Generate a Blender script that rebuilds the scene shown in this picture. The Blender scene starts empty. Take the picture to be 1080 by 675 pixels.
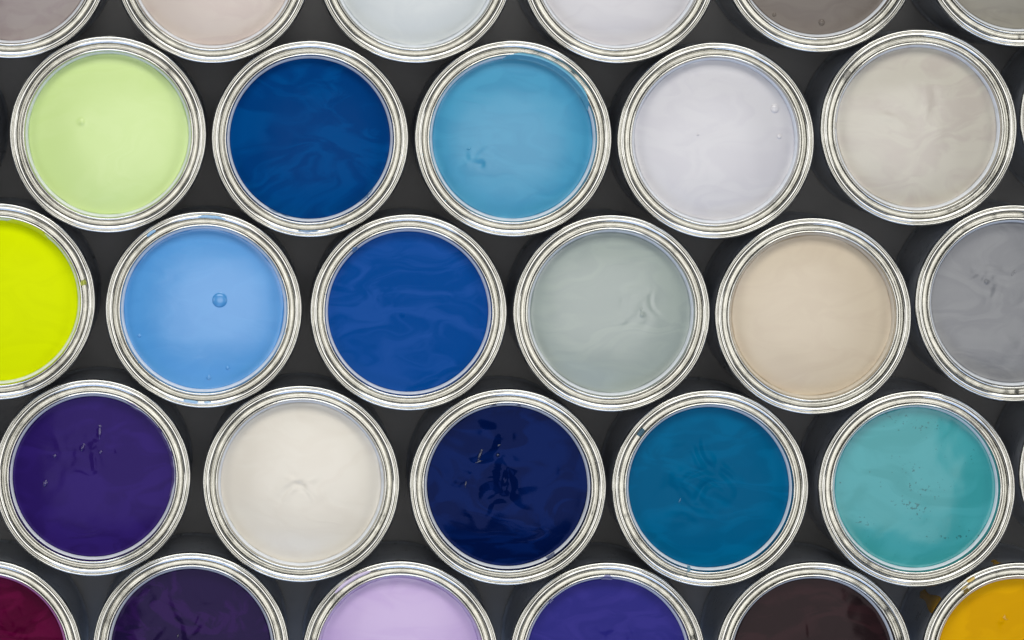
import bpy, math, random
from mathutils import Vector, noise
PI = math.pi
S = 0.0005                      # metres per photograph pixel in the plane of the rims
H = 0.105                       # tin height
DCAM = 2.395                    # camera height over the rims
NAD = (297.0, 30.0)             # the point straight below the camera
C = bpy.context.scene.collection
SC = bpy.context.scene

def P(px, py, z=0.0):
    return Vector(((px-540)*S, (337.5-py)*S, z))

def lin(c):
    o = []
    for v in c:
        v /= 255.0
        o.append(v/12.92 if v <= 0.04045 else ((v+0.055)/1.055)**2.4)
    return (o[0], o[1], o[2], 1.0)

# ------------------------------------------------------------ materials
def newmat(name):
    m = bpy.data.materials.new(name); m.use_nodes = True
    nt = m.node_tree; b = nt.nodes['Principled BSDF']
    return m, nt, b
def N(nt, typ, **kw):
    n = nt.nodes.new(typ)
    for k, v in kw.items():
        if k.startswith('i_'):
            n.inputs[k[2:].replace('_', ' ')].default_value = v
        else: setattr(n, k, v)
    return n
def mathn(nt, op, a, b=None):
    n = nt.nodes.new('ShaderNodeMath'); n.operation = op
    for i, v in enumerate((a, b)):
        if v is None: continue
        if isinstance(v, (int, float)): n.inputs[i].default_value = v
        else: nt.links.new(v, n.inputs[i])
    return n.outputs[0]

def ring_coords(nt, ang, rad):
    """noise space that runs long round the tin and fine across it"""
    tc = N(nt, 'ShaderNodeTexCoord'); sp = N(nt, 'ShaderNodeSeparateXYZ')
    nt.links.new(tc.outputs['Object'], sp.inputs[0])
    x, y, z = sp.outputs
    r = mathn(nt, 'SQRT', mathn(nt, 'ADD', mathn(nt, 'MULTIPLY', x, x), mathn(nt, 'MULTIPLY', y, y)))
    oi = N(nt, 'ShaderNodeObjectInfo')
    cx = mathn(nt, 'ADD', mathn(nt, 'MULTIPLY', mathn(nt, 'DIVIDE', x, r), ang), mathn(nt, 'MULTIPLY', oi.outputs['Random'], 70.0))
    cy = mathn(nt, 'MULTIPLY', mathn(nt, 'DIVIDE', y, r), ang)
    cz = mathn(nt, 'MULTIPLY', mathn(nt, 'ADD', r, mathn(nt, 'MULTIPLY', z, 0.7)), rad)
    cb = N(nt, 'ShaderNodeCombineXYZ')
    for i, v in enumerate((cx, cy, cz)): nt.links.new(v, cb.inputs[i])
    return cb.outputs[0]

def metal_mat(name, col, rough, bump=0.25, dark=0.0):
    m, nt, b = newmat(name)
    b.inputs['Metallic'].default_value = 1.0
    v = ring_coords(nt, 5.0, 900.0)
    n1 = N(nt, 'ShaderNodeTexNoise', i_Scale=1.0, i_Detail=4.0, i_Roughness=0.6)
    nt.links.new(v, n1.inputs['Vector'])
    bp = N(nt, 'ShaderNodeBump', i_Strength=bump, i_Distance=0.00025)
    nt.links.new(n1.outputs['Fac'], bp.inputs['Height']); nt.links.new(bp.outputs[0], b.inputs['Normal'])
    n2 = N(nt, 'ShaderNodeTexNoise', i_Scale=2.2, i_Detail=5.0, i_Roughness=0.65)
    nt.links.new(ring_coords(nt, 3.0, 250.0), n2.inputs['Vector'])
    mr = N(nt, 'ShaderNodeMapRange'); mr.inputs['From Min'].default_value = 0.3; mr.inputs['From Max'].default_value = 0.7
    mr.inputs['To Min'].default_value = rough*0.85; mr.inputs['To Max'].default_value = rough*1.3
    nt.links.new(n2.outputs['Fac'], mr.inputs['Value']); nt.links.new(mr.outputs[0], b.inputs['Roughness'])
    cr = N(nt, 'ShaderNodeValToRGB')
    cr.color_ramp.elements[0].position = 0.30; cr.color_ramp.elements[0].color = tuple(c*0.80 for c in col[:3])+(1,)
    cr.color_ramp.elements[1].position = 0.62; cr.color_ramp.elements[1].color = col
    nt.links.new(n2.outputs['Fac'], cr.inputs[0]); nt.links.new(cr.outputs[0], b.inputs['Base Color'])
    return m

M_RIM = metal_mat('rim_tinplate', (0.58, 0.575, 0.54, 1), 0.09, 0.05)
M_BODY = metal_mat('body_tinplate', (0.62, 0.65, 0.70, 1), 0.30, 0.02)
M_BODY.node_tree.nodes['Principled BSDF'].inputs['Metallic'].default_value = 0.55

def lacquer_mat(name, col):
    m, nt, b = newmat(name)
    b.inputs['Roughness'].default_value = 0.22
    n = N(nt, 'ShaderNodeTexNoise', i_Scale=1.3, i_Detail=4.0)
    nt.links.new(ring_coords(nt, 7.0, 300.0), n.inputs['Vector'])
    cr = N(nt, 'ShaderNodeValToRGB')
    cr.color_ramp.elements[0].position = 0.28; cr.color_ramp.elements[0].color = tuple(c*0.85 for c in col[:3])+(1,)
    cr.color_ramp.elements[1].position = 0.55; cr.color_ramp.elements[1].color = col
    nt.links.new(n.outputs['Fac'], cr.inputs[0]); nt.links.new(cr.outputs[0], b.inputs['Base Color'])
    return m

def paint_mat(name, c1, c2, rough, swirl=0.5, scale=22.0, seed=0.0, specks=0.0, bump=0.1, thr=(0.42, 0.60), spec=0.5):
    """wet paint: two tints stirred together, a glossy skin with faint stirring waves"""
    m, nt, b = newmat(name)
    tc = N(nt, 'ShaderNodeTexCoord')
    mp = N(nt, 'ShaderNodeMapping'); mp.inputs['Location'].default_value = (seed*1.7, seed*0.9, seed*0.31)
    mp.inputs['Rotation'].default_value = (0, 0, seed)
    mp.inputs['Scale'].default_value = (1.0, 1.9, 1.0)
    nt.links.new(tc.outputs['Object'], mp.inputs[0])
    w = N(nt, 'ShaderNodeTexNoise', i_Scale=scale*0.8, i_Detail=2.0); nt.links.new(mp.outputs[0], w.inputs['Vector'])
    vm = N(nt, 'ShaderNodeVectorMath', operation='MULTIPLY_ADD')
    nt.links.new(w.outputs['Color'], vm.inputs[0]); vm.inputs[1].default_value = (0.09, 0.09, 0.0); nt.links.new(mp.outputs[0], vm.inputs[2])
    n = N(nt, 'ShaderNodeTexNoise', i_Scale=scale, i_Detail=5.0, i_Roughness=0.5, i_Distortion=2.2)
    nt.links.new(vm.outputs[0], n.inputs['Vector'])
    cr = N(nt, 'ShaderNodeValToRGB'); cr.color_ramp.interpolation = 'EASE'
    cr.color_ramp.elements[0].position = thr[0]; cr.color_ramp.elements[0].color = c1
    e2 = tuple(a+(d-a)*swirl*0.8 for a, d in zip(c1, c2))
    cr.color_ramp.elements[1].position = thr[1]; cr.color_ramp.elements[1].color = e2
    nt.links.new(n.outputs['Fac'], cr.inputs[0]); out = cr.outputs[0]
    if specks > 0:
        vo = N(nt, 'ShaderNodeTexNoise', i_Scale=520.0, i_Detail=2.0); nt.links.new(tc.outputs['Object'], vo.inputs['Vector'])
        vb = N(nt, 'ShaderNodeTexNoise', i_Scale=40.0, i_Detail=1.0); nt.links.new(mp.outputs[0], vb.inputs['Vector'])
        s = mathn(nt, 'MULTIPLY', vo.outputs['Fac'], mathn(nt, 'ADD', vb.outputs['Fac'], 0.45))
        mr = N(nt, 'ShaderNodeMapRange'); mr.inputs['From Min'].default_value = 0.66; mr.inputs['From Max'].default_value = 0.74
        mr.inputs['To Max'].default_value = specks
        nt.links.new(s, mr.inputs['Value'])
        mx = N(nt, 'ShaderNodeMix', data_type='RGBA'); nt.links.new(mr.outputs[0], mx.inputs['Factor'])
        nt.links.new(out, mx.inputs['A']); mx.inputs['B'].default_value = tuple(c*0.25 for c in c1[:3])+(1,)
        out = mx.outputs['Result']
    nt.links.new(out, b.inputs['Base Color'])
    b.inputs['Roughness'].default_value = rough
    b.inputs['Specular IOR Level'].default_value = spec
    mxc = max(c1[:3]); sat = 1-min(c1[:3])/mxc
    b.inputs['Specular Tint'].default_value = tuple(1+(c/mxc-1)*0.75*sat*(1 if spec < 0.35 else 0.25) for c in c1[:3])+(1,)
    bp = N(nt, 'ShaderNodeBump', i_Strength=bump, i_Distance=0.0008)
    nt.links.new(n.outputs['Fac'], bp.inputs['Height']); nt.links.new(bp.outputs[0], b.inputs['Normal'])
    return m

# ------------------------------------------------------------ mesh helpers
def link(name, verts, faces, mat, parent=None, smooth=True):
    me = bpy.data.meshes.new(name); me.from_pydata([tuple(v) for v in verts], [], faces); me.update()
    if smooth: me.polygons.foreach_set('use_smooth', [True]*len(me.polygons))
    me.materials.append(mat)
    o = bpy.data.objects.new(name, me); C.objects.link(o)
    if parent: o.parent = parent
    return o

def spline(pts, sub=3):
    out = []
    n = len(pts)
    for i in range(n-1):
        p0 = pts[max(i-1, 0)]; p1 = pts[i]; p2 = pts[i+1]; p3 = pts[min(i+2, n-1)]
        for k in range(sub):
            t = k/sub
            out.append(tuple(0.5*((2*b)+(c-a)*t+(2*a-5*b+4*c-d)*t*t+(-a+3*b-3*c+d)*t**3)
                       for a, b, c, d in zip(p0, p1, p2, p3)))
    out.append(pts[-1]); return out

def lathe(prof, n, f=None):
    verts = []; faces = []; m = len(prof)
    for j in range(n):
        th = 2*PI*j/n; c, s = math.cos(th), math.sin(th)
        for i, (r, z) in enumerate(prof):
            if f: r, z = f(r, z, th)
            verts.append((r*c*S, r*s*S, z*S))
    for j in range(n):
        k = (j+1) % n
        for i in range(m-1):
            faces.append((j*m+i, k*m+i, k*m+i+1, j*m+i+1))
    return verts, faces

# profile of the lever-lid ring, outside to inside (pixel units, 0 = rim top)
RIM = [(99.6, -13), (100.6, -9.5), (103.2, -7.6), (104.3, -5.0), (104.1, -2.6), (103.3, -0.9), (102.3, -0.4), (101.5, -0.9), (101.1, -3.0),
       (100.6, -3.2), (100.1, -1.5), (98.8, -0.9), (97.2, -1.3), (96.1, -2.6), (95.4, -5.2), (94.8, -9.4), (93.7, -11.6), (92.5, -11.4), (91.6, -8.2),
       (91.0, -4.2), (90.2, -2.7), (89.2, -2.2), (88.3, -2.9), (87.7, -5.5), (87.3, -8.5), (87.0, -9.6)]
RIMS = spline(RIM, 3)
LIP = spline([(87.4, -8.8), (86.8, -9.6), (86.2, -10.8), (85.5, -13.0), (84.9, -15.6), (84.5, -22.0)], 3)
TOP = H/S
BODY = [(0.0, 2.5), (96.5, 2.5), (98.0, 1.2), (100.8, 0.0), (101.7, 1.2), (101.9, 3.2), (101.2, 4.8), (99.9, 5.8), (99.3, 9.0)]
BODY += [(99.3, 9.0+(TOP-22.0)*k/16) for k in range(1, 17)] + [(99.6, TOP-12.0)]

def rim_z(r):
    """height of the ring's upper surface at radius r"""
    best = None
    pts = RIMS[15:] + LIP[2:]
    for (r1, z1), (r2, z2) in zip(pts[:-1], pts[1:]):
        lo, hi = min(r1, r2), max(r1, r2)
        if lo-1e-6 <= r <= hi+1e-6:
            t = 0 if abs(r2-r1) < 1e-6 else (r-r1)/(r2-r1)
            z = z1+(z2-z1)*t
            if best is None or z > best: best = z
    if r < 84.8: return -14.6
    return best if best is not None else -2.0

PZ = -15.2                       # paint level under the rim top
R0 = 84.8

def make_paint(root, mat, spec, seed):
    """disc of wet paint: meniscus, a slight bowl, pour ripples"""
    rings = [0.0] + [R0*(k/70.0) for k in range(1, 71)]
    n = 220
    lvl = spec.get('level', 0.0)
    men = spec.get('men', 1.0); pours = spec.get('pours', []); calm = spec.get('calm', 0.12); bowl = spec.get('bowl', 1.9 if spec.get('rough', .2) >= .235 else 1.0)
    edge = spec.get('edge', 0.9)
    bulge = spec.get('bulge', [])
    def h(x, y, r, th):
        z = PZ+lvl + men*0.4*math.exp(-(R0-r)/1.6) - bowl*4.2*(r/R0)**2.5 + 3.6*bowl
        z += calm*noise.noise(Vector((x*0.030, y*0.030, seed*3.1)))*2.0
        z += calm*0.5*noise.noise(Vector((x*0.075+5, y*0.06, seed*7.7)))
        for (px, py, rx, ry, amp, freq) in pours:
            dx = (x-px)/rx; dy = (y-py)/ry
            m = math.exp(-(dx*dx+dy*dy)**1.6)
            if m > 0.003:
                w = Vector((noise.noise(Vector((x*freq*0.6, y*freq*0.6, seed))), noise.noise(Vector((x*freq*0.6, y*freq*0.6, seed+9))), 0))*1.4
                q = Vector((x*freq, y*freq, seed*1.3)) + w
                v = noise.noise(q); v2 = noise.noise(q*2.1)
                z += 0.62*amp*m*(v*1.7 + v2*0.14)
        for (px, py, s, amp) in bulge:
            d2 = ((x-px)**2+(y-py)**2)/(s*s)
            if d2 < 12: z += amp*math.exp(-d2)
        return z
    verts = []
    for i, r in enumerate(rings):
        for j in range(n):
            th = 2*PI*j/n
            rr = r
            if i >= 60:
                k = (i-60)/10.0
                rr = r + k*edge*(noise.noise(Vector((math.cos(th)*2.2, math.sin(th)*2.2, seed*5)))*1.3
                         + noise.noise(Vector((math.cos(th)*9, math.sin(th)*9, seed*5+3)))*0.7)
            x, y = rr*math.cos(th), rr*math.sin(th)
            verts.append((x*S, y*S, h(x, y, rr, th)*S))
            if i == 0: break
    faces = [(0, 1+j, 1+(j+1) % n) for j in range(n)]
    for i in range(1, len(rings)-1):
        a = 1+(i-1)*n; b = a+n
        for j in range(n):
            k = (j+1) % n
            faces.append((a+j, b+j, b+k, a+k))
    # a skirt so that the edge runs into the wall
    o = len(verts); a = 1+(len(rings)-2)*n
    for j in range(n):
        th = 2*PI*j/n
        verts.append((88*math.cos(th)*S, 88*math.sin(th)*S, (PZ-9)*S))
    for j in range(n):
        faces.append((a+j, o+j, o+(j+1) % n, a+(j+1) % n))
    ob = link('paint', verts, faces, mat, root); ob.location.z = H
    return ob, h

def make_bubble(parent, mat, x, y, r, ht, z):
    prof = [(r*1.25, -0.35), (r*1.1, -0.15), (r*0.97, 0.25*ht), (r*0.8, 0.62*ht), (r*0.55, 0.85*ht), (r*0.28, 0.97*ht), (0.001, ht)]
    v, f = lathe(spline(prof, 3), 40)
    o = link('bubble', v, f, mat, parent); o.location = (x*S, y*S, z*S)
    return o

def make_smear(root, mat, ff, a0, a1, r0, r1, seed, name='paint_smear', th=0.7, rough=1.2):
    """paint wiped over the ring between two angles (degrees, counter-clockwise) and two radii"""
    na = max(5, int(abs(a1-a0)*1.2)+4); nr = max(5, int((r1-r0)*1.6)+4)
    verts = []
    for i in range(na+1):
        t = i/na; a = math.radians(a0+(a1-a0)*t)
        e = math.sqrt(max(0.0, 1-(2*t-1)**2)) if th < 0.6 else min(1.0, math.sin(PI*t)*1.6)**0.6
        rm = (r0+r1)/2
        ro = (r0+(r1-r0)*e if r0 < 86 else rm+(r1-rm)*e) + noise.noise(Vector((a*9, seed, 0)))*rough*e
        ri = (r0 if r0 < 86 else rm-(rm-r0)*e) + noise.noise(Vector((a*9, seed, 5)))*rough*e*(0.3 if r0 < 86 else 1)
        for k in range(nr+1):
            s = k/nr; r = ri+(ro-ri)*s
            zz = rim_z(r)
            if th > 0.6: zz = max(zz, rim_z(ri)+(rim_z(ro)-rim_z(ri))*s)
            r_, z = ff(r, zz, a)
            z += th*max(0.0, math.sin(PI*s))**0.5*e**0.5 - 0.12
            verts.append((r_*math.cos(a)*S, r_*math.sin(a)*S, z*S))
    faces = []
    for i in range(na):
        for k in range(nr):
            q = i*(nr+1)+k; faces.append((q, q+1, q+nr+2, q+nr+1))
    o = link(name, verts, faces, mat, root); o.location.z = H
    return o

# ------------------------------------------------------------ the tins
TINS = [
 # px, py, key, colour1, colour2, spec, label
 (11.6, -42, (134,123,119), (122,106,106), dict(rough=.22, swirl=.7, pours=[(-8,-35,9,12,.9,.06)]),
  'tin of brownish mauve grey paint in the top left corner, cut off by the edge'),
 (224.5, -37, (194,180,169), (184,166,158), dict(rough=.3, swirl=.6),
  'tin of pale pinkish beige paint at the top edge, above the deep blue tin'),
 (438, -37.2, (192,197,197), (182,188,190), dict(rough=.3, swirl=.6),
  'tin of light cool grey paint at the top edge, above left of the turquoise tin'),
 (652.7, -36.6, (195,192,194), (186,182,186), dict(rough=.3, swirl=.6),
  'tin of light warm grey paint at the top edge, above left of pale lilac'),
 (864.3, -48.6, (104,96,89), (90,80,76), dict(rough=.2, swirl=.6, bub=[(4,-72,3.2,1.5),(-46,-64,2,1.0)]),
  'tin of dark brown grey paint with small bubbles at the top edge'),
 (1076.5, -54.5, (122,118,106), (108,103,94), dict(rough=.2, swirl=.7, pours=[(-30,-68,30,8,.5,.07)]),
  'tin of olive grey paint in the top right corner, cut off by the edge'),
 (113.7, 141.8, (194,217,138), (200,221,148), dict(spec=1.0, rough=.3, swirl=.5, bulge=[(-28,13,3.0,1.2)]),
  'tin of pale pastel lime green paint, leftmost full tin of the upper row'),
 (327, 146.5, (0,54,112), (0,71,132), dict(rough=.24, swirl=.8, pours=[(5,8,55,45,.35,.045)],
   smear=[(-98,-84,96,98.5,'f'),(-78,-66,96.5,98.5,'f'),(-122,-104,84.6,86.3,'f'),(-52,-38,84.6,86.6,'f')]),
  'tin of deep blue paint between the pastel lime and turquoise tins'),
 (541.3, 146.2, (58,144,180), (46,131,169), dict(glint=[(-46,-11,2.4,1.0,20)], spec=.7, rough=.28, swirl=.7, pours=[(-30,-20,18,12,.8,.08)], bulge=[(-33,-27,3.5,-.8)],
   smear=[(20,98,83.6,92.5,'w')]),
  'tin of turquoise blue paint with a thick smear of paint over its rim'),
 (755, 148.3, (197,195,198), (187,184,190), dict(rough=.3, swirl=.6, bub=[(63,33,4.5,1.7),(68,4,2.6,1.1),(-18,6,1.3,.8)]),
  'tin of very pale lilac white paint with two bubbles near its right edge'),
 (969, 134.7, (186,180,166), (176,166,156), dict(rough=.26, swirl=.9, pours=[(-5,20,55,40,.5,.045)], smear=[(140,146,91,95,'f'),(176,181,85,90,'f')]),
  'tin of streaky greige paint, rightmost full tin of the upper row'),
 (-3.5, 318, (210,224,0), (203,217,0), dict(rough=.28, swirl=.6, smear=[(50,84,83.6,88.5,'w'),(10,14,90,94,'f')]),
  'tin of bright acid yellow green paint cut off by the left edge'),
 (214.8, 326.7, (68,142,204), (76,149,209), dict(spec=1.0, rough=.26, swirl=.6, bub=[(16.5,9.5,7.4,2.3),(-68,-28,2,.9),(25,-62,2,.9),(5,-72,2.5,.8)],
   smear=[(121,128,95.5,100,'f'),(76,94,96.5,100.2,'f'),(-103,-93,96,99.5,'f'),(-90,-85,96.5,99,'f')]),
  'tin of sky blue paint with one round bubble and smudges on its rim'),
 (430.8, 329.5, (0,64,134), (40,84,160), dict(rough=.2, swirl=.5, thr=(.40,.66), scale=24, pours=[(0,10,60,60,.4,.05)], bulge=[(-6,-3,2.2,.8)], smear=[(128,133,84.5,90,'f')]),
  'tin of royal blue paint marbled with violet, between the sky blue and grey green tins'),
 (645, 330.5, (151,161,154), (141,151,147), dict(glint=[(32,4,3.0,.9,80)], rough=.24, swirl=.7, pours=[(25,5,25,22,.6,.07)], bulge=[(33,-2,2.4,1.1)]),
  'tin of grey green paint between the royal blue and cream tins'),
 (857.8, 333.5, (197,182,158), (190,173,150), dict(rough=.3, swirl=.6, film=(0.66,0.60,0.50)),
  'tin of cream beige paint between the grey green and mid grey tins'),
 (1069, 320, (120,121,123), (106,107,111), dict(glint=[(1,31,3.6,.9,65),(3.5,33,2.2,.7,80)], rough=.2, swirl=.8, pours=[(-30,25,22,22,.7,.08),(-5,-20,30,40,.3,.05)], bulge=[(-27,22,2,1.2)]),
  'tin of mid grey paint cut off by the right edge'),
 (97.2, 504, (42,25,94), (33,18,76), dict(glint=[(-10.5,31,3.4,1.5,65),(7.5,47,7,1.6,88),(8.5,26,2.4,1.6,40),(-40,22,2.2,1.8,30),(-50,-7,4.0,2.6,70)], rough=.14, spec=.15, swirl=.8, pours=[(-4,26,34,24,1.0,.08),(-40,5,18,22,.5,.05)], bulge=[(-10.5,31,1.6,.7),(-11,29,1.5,.6),(7.5,49,2,.7),(7.5,45,2,.7)], smear=[(-15,62,83.6,87.0,'w'),(56,66,86,89.5,'f')]),
  'tin of deep purple paint, leftmost full tin of the lower row'),
 (317.5, 510.5, (212,205,191), (206,197,182), dict(rough=.28, swirl=.5, pours=[(-2,-8,28,16,.8,.07)]),
  'tin of off white paint between the deep purple and navy tins'),
 (535.7, 514, (0,14,56), (3,27,80), dict(glint=[(-29,33,5.5,1.5,72),(-10,33,1.6,1.6,0),(-9,43,2.0,1.0,20),(-44,2,3.4,.9,80),(-30,26,4,1.2,20)], rough=.09, spec=.13, swirl=.8, scale=20, thr=(.44,.56), pours=[(-8,26,48,46,2.7,.042),(-24,-2,34,30,1.5,.05)], men=1.3, bulge=[(-29,32,1.8,.9),(-28,28,1.6,.8),(-10,33,1.4,.9)],
   smear=[(97,103,85.5,87.3,'f'),(80,84,85.5,87.3,'f'),(-62,-54,85,88,'f')]),
  'tin of glossy dark navy paint with rippled folds on its surface'),
 (749, 515.4, (0,82,120), (0,97,138), dict(glint=[(-31,-14,3.0,.8,65)], rough=.19, swirl=.7, pours=[(-14,14,40,40,2.7,.055)], men=1.3,
   smear=[(138,144,91,95,'f'),(-106,-103,85,93,'f')]),
  'tin of petrol blue paint with folded ripples, between the navy and sea green tins'),
 (967, 515.7, (50,140,144), (66,154,160), dict(spec=.4, rough=.14, swirl=.8, scale=16, specks=.65, calm=.2, men=1.3),
  'tin of sea green paint dotted with dark specks, right end of the lower row'),
 (-17, 694, (62,0,32), (88,6,50), dict(rough=.16, swirl=.8, pours=[(40,20,50,50,.9,.06)], film=(0.70,0.28,0.60), thr=(.45,.58)),
  'tin of dark crimson paint with a pink edge in the bottom left corner'),
 (201.3, 686.6, (26,16,50), (44,20,72), dict(glint=[(-14,14,2.2,1.2,80),(-10,-6,4,2,70)], rough=.11, spec=.13, swirl=.9, pours=[(-6,20,55,50,1.1,.05)], thr=(.45,.58), edge=1.8),
  'tin of blackish aubergine paint at the bottom between the crimson and lilac tins'),
 (422, 695.5, (180,155,200), (190,168,206), dict(rough=.28, swirl=.6, film=(0.62,0.52,0.74), smear=[(108,135,95.5,100.8,'f')]),
  'tin of light lilac pink paint at the bottom edge'),
 (641, 697, (38,36,112), (52,46,126), dict(rough=.12, swirl=.7, calm=.2, pours=[(10,25,28,28,.8,.07)], smear=[(86,94,84,91,'f'),(132,136,84,88,'f')]),
  'tin of bright violet blue paint at the bottom edge, a dab on its rim'),
 (858.6, 696.7, (29,19,21), (44,26,29), dict(rough=.10, swirl=.9, thr=(.45,.6), calm=.25, pours=[(-10,40,60,30,.5,.05)]),
  'tin of very dark maroon brown paint at the bottom edge'),
 (1075.5, 697, (198,146,0), (212,160,0), dict(glint=[(-13,43,3.4,1.1,-20),(-14,44,1.2,3,0)], rough=.14, swirl=.7, pours=[(-15,38,14,10,.8,.08)], bulge=[(-18,40,2.2,1.4)], smear=[(118,124,97.5,102,'f'),(124,130,93,98,'f')], drip=True),
  'tin of golden yellow paint in the bottom right corner, paint run down its side'),
 (1180, 125, (150,140,125), (140,130,120), dict(rough=.2, swirl=.6),
  'tin barely in view beside the right edge, right of the streaky greige tin'),
 (1179, 500, (120,110,60), (110,100,60), dict(rough=.2, swirl=.6),
  'tin barely in view beside the right edge, right of the sea green tin'),
 (-116, 498, (90,90,90), (80,80,80), dict(rough=.2, swirl=.6),  # out of view, added to darken the floor beside its neighbour
  'unseen tin past the left edge, added to shade the floor by the deep purple one'),
 (-105, 139, (90,90,90), (80,80,80), dict(rough=.2, swirl=.6),
  'tin beside the left edge showing only its dark base, left of the pastel lime tin'),
]
WALL = (0.80, 0.84, 0.90)
lacq = {}
body_v, body_f = lathe(BODY, 128)
body_me = None
for idx, (px, py, c1, c2, sp, label) in enumerate(TINS):
    rnd = random.Random(idx*17+3)
    root = bpy.data.objects.new('paint_tin', None); C.objects.link(root)
    root.location = P(px, py, 0.0); root.empty_display_size = 0.03
    root['label'] = label; root['category'] = 'paint tin'; root['group'] = 'open paint tins packed in rows'
    rot = rnd.uniform(0, 2*PI)
    # body: shared mesh
    if body_me is None:
        ob = link('body', body_v, body_f, M_BODY, root); body_me = ob.data
    else:
        ob = bpy.data.objects.new('body', body_me); C.objects.link(ob); ob.parent = root
    ob.rotation_euler.z = rot
    # ring
    sd = idx*1.37
    def f(r, z, th, sd=sd):
        c, s = math.cos(th), math.sin(th)
        w = noise.noise(Vector((c*1.4, s*1.4, sd)))
        w2 = noise.noise(Vector((c*4.0, s*4.0, sd+4)))
        w3 = noise.noise(Vector((c*14.0, s*14.0, sd+8)))
        r2 = r + 0.35*w + 0.10*w2
        gr = math.exp(-((r-93)/3.0)**2)
        z2 = z + gr*(0.7*w2+0.15*w3) + 0.25*w + (0.10*noise.noise(Vector((c*5, s*5, r*0.4+sd))))
        return r2 + 0.05*w3, z2
    v, fc = lathe(RIMS, 260, f)
    rim = link('rim', v, fc, M_RIM, root); rim.location.z = H
    wl = sp.get('film', WALL)
    if wl not in lacq: lacq[wl] = lacquer_mat('lip_lacquer', (wl[0], wl[1], wl[2], 1))
    v, fc = lathe(LIP, 200, f)
    lip = link('inner_lip', v, fc, lacq[wl], root); lip.location.z = H
    # paint
    mat = paint_mat('wet_paint', lin(c1), lin(c2), sp.get('rough', .2), sp.get('swirl', .5), sp.get('scale', 22.0), idx*2.3+1,
                    sp.get('specks', 0.0), sp.get('bump', .12), sp.get('thr', (.40, .62)),
                    spec=sp.get('spec', min(1.0, 0.085+2.2*min(lin(c1)[:3]))))
    lt = lambda c, k: tuple(a+(238-a)*k for a in c)
    smat = paint_mat('wiped_paint', lin(lt(c1, .20)), lin(lt(c1, .30)), .22, 1.0, 60.0, idx+0.7)
    fmat = paint_mat('dried_paint', lin(lt(c1, .38)), lin(lt(c1, .60)), .3, 1.0, 200.0, idx+0.2)
    paint, h = make_paint(root, mat, sp, idx*1.9+0.5)
    for (bx, by, br, bh) in sp.get('bub', []):
        make_bubble(paint, mat, bx, by, br, bh, h(bx, by, math.hypot(bx, by), 0))
    if sp.get('glint'):  # extra glossy bumps, added to make the pale glints on the paint
        rmat = paint_mat('wet_paint_glint', lin(c1), lin(c2), .07, .5, 40.0, idx+.3, spec=.75)
        rmat.node_tree.nodes['Principled BSDF'].inputs['Specular Tint'].default_value = (1, 1, 1, 1)
        for (bx, by, ln, wd, ang) in sp['glint']:
            o = make_bubble(paint, rmat, bx, by, 1.0, 1.0, h(bx, by, math.hypot(bx, by), 0)-0.1)
            o.name = 'glint_bump'; o.scale = (ln, wd, min(ln, wd)*0.75); o.rotation_euler.z = math.radians(ang)
    for k, sm in enumerate(sp.get('smear', [])):
        make_smear(root, smat if sm[4] == 'w' else fmat, f, sm[0], sm[1], sm[2], sm[3], idx*3+k, name='paint_smear' if sm[4] == 'w' else 'paint_fleck',
                   th=0.8 if sm[4] == 'w' else 0.45)
    for k in range(rnd.randint(2, 4)):          # stray flecks
        a = rnd.uniform(0, 360); rr = rnd.choice((86.0, 89.0, 96.5, 98.5))
        make_smear(root, fmat, f, a, a+rnd.uniform(0.6, 1.6), rr, rr+rnd.uniform(.6, 1.3), idx*5+k+50, name='paint_fleck', th=0.3, rough=0.4)
    if sp.get('drip'):
        # a run of paint down the outside wall
        for (ac, wd, z0, z1) in ((147, 5.0, -20, -150), (100, 3.0, -20, -70)):
            vs = []; fs = []
            for i in range(25):
                t = i/24; z = z0+(z1-z0)*t
                w = wd*(1.0-0.35*t+0.25*math.sin(t*7))*(1 if t < .93 else max(0.1, (1-t)/.07))
                for k in range(7):
                    u = k/6*2-1; a = math.radians(ac+u*w)
                    r = 99.2+1.1*math.sqrt(max(0, 1-u*u))
                    vs.append((r*math.cos(a)*S, r*math.sin(a)*S, z*S))
            for i in range(24):
                for k in range(6):
                    q = i*7+k; fs.append((q, q+1, q+8, q+7))
            d = link('paint_run', vs, fs, mat, root); d.location.z = H

# ------------------------------------------------------------ the surface they stand on
m, nt, b = newmat('dark_board')
tc = N(nt, 'ShaderNodeTexCoord')
n1 = N(nt, 'ShaderNodeTexNoise', i_Scale=16.0, i_Detail=6.0); nt.links.new(tc.outputs['Object'], n1.inputs['Vector'])
cr = N(nt, 'ShaderNodeValToRGB')
cr.color_ramp.elements[0].position = .3; cr.color_ramp.elements[0].color = (0.115, 0.114, 0.114, 1)
cr.color_ramp.elements[1].position = .7; cr.color_ramp.elements[1].color = (0.200, 0.197, 0.193, 1)
nt.links.new(n1.outputs['Fac'], cr.inputs[0]); nt.links.new(cr.outputs[0], b.inputs['Base Color'])
b.inputs['Roughness'].default_value = 0.38
n2 = N(nt, 'ShaderNodeTexNoise', i_Scale=700.0, i_Detail=3.0); nt.links.new(tc.outputs['Object'], n2.inputs['Vector'])
bp = N(nt, 'ShaderNodeBump', i_Strength=.12, i_Distance=0.0003)
nt.links.new(n2.outputs['Fac'], bp.inputs['Height']); nt.links.new(bp.outputs[0], b.inputs['Normal'])
g = 3.0
fl = link('floor', [(-g, -g, -.0005), (g, -g, -.0005), (g, g, -.0005), (-g, g, -.0005)], [(0, 1, 2, 3)], m, smooth=False)
fl['kind'] = 'structure'

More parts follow.
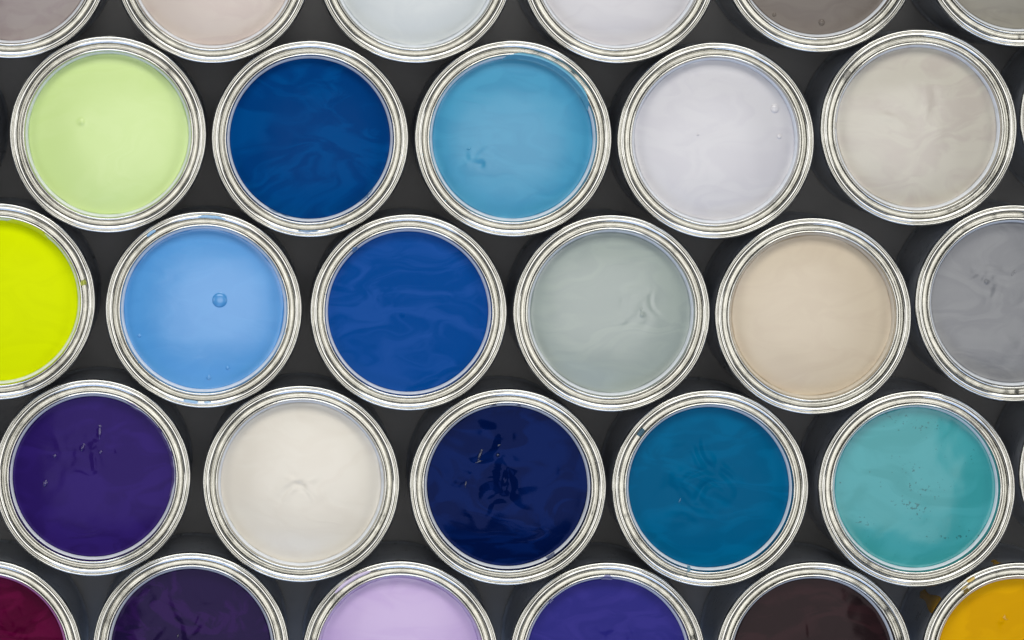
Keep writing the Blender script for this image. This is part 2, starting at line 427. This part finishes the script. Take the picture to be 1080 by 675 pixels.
# ------------------------------------------------------------ light
w = bpy.data.worlds.new('World'); SC.world = w; w.use_nodes = True
w.node_tree.nodes['Background'].inputs[0].default_value = (0.92, 0.96, 1.0, 1)
w.node_tree.nodes['Background'].inputs[1].default_value = 0.18

def area(name, loc, target, sx, sy, power, col):
    l = bpy.data.lights.new(name, 'AREA'); l.shape = 'RECTANGLE'; l.size = sx; l.size_y = sy; l.energy = power; l.color = col
    o = bpy.data.objects.new(name, l); C.objects.link(o); o.location = loc
    d = Vector(target)-Vector(loc); o.rotation_euler = d.to_track_quat('-Z', 'Y').to_euler()
    return o
cam_xy = P(*NAD)
area('overhead_panel', (0.12, -0.07, 3.2), (0.12, -0.07, 0), 1.70, 1.45, 21, (1.0, 0.98, 0.96))
area('top_softbox', (0.1, 2.3, 2.5), (0, 0, 0.1), 2.6, 1.2, 68, (1.0, 0.985, 0.94))
area('left_fill', (-2.6, 0.3, 2.3), (0, 0, 0.1), 1.6, 1.0, 18, (1.0, 0.985, 0.95))  # added fill from the left, no lamp known there
area('right_fill', (2.7, 0.1, 2.0), (0, 0, 0.1), 1.6, 1.0, 18, (1.0, 0.985, 0.95))  # added fill from the right, makes up the overall brightness
area('window_light', (-0.4, -2.6, 1.9), (0, 0, 0.1), 1.8, 1.0, 19, (0.45, 0.62, 1.0))
area('floor_sheen_fill', (-0.25, -1.55, 2.8), (-0.2, -0.2, 0.1), 1.1, 0.8, 5, (0.45, 0.62, 1.0))  # extra blue light added for the floor's cool sheen, no second window

# ------------------------------------------------------------ camera
cd = bpy.data.cameras.new('camera'); cam = bpy.data.objects.new('camera', cd); C.objects.link(cam)
cam.location = (cam_xy.x, cam_xy.y, H+DCAM); cam.rotation_euler = (0, 0, 0)
cd.sensor_width = 36.0; cd.lens = 36.0*DCAM/(1080*S)
cd.shift_x = (540-NAD[0])/1080.0; cd.shift_y = (NAD[1]-337.5)/1080.0
cd.clip_start = 0.05; cd.clip_end = 50
cd.dof.use_dof = True; cd.dof.focus_distance = DCAM; cd.dof.aperture_fstop = 6.3
SC.camera = cam
SC.view_settings.view_transform = 'Standard'; SC.view_settings.look = 'None'; SC.view_settings.exposure = 0.0
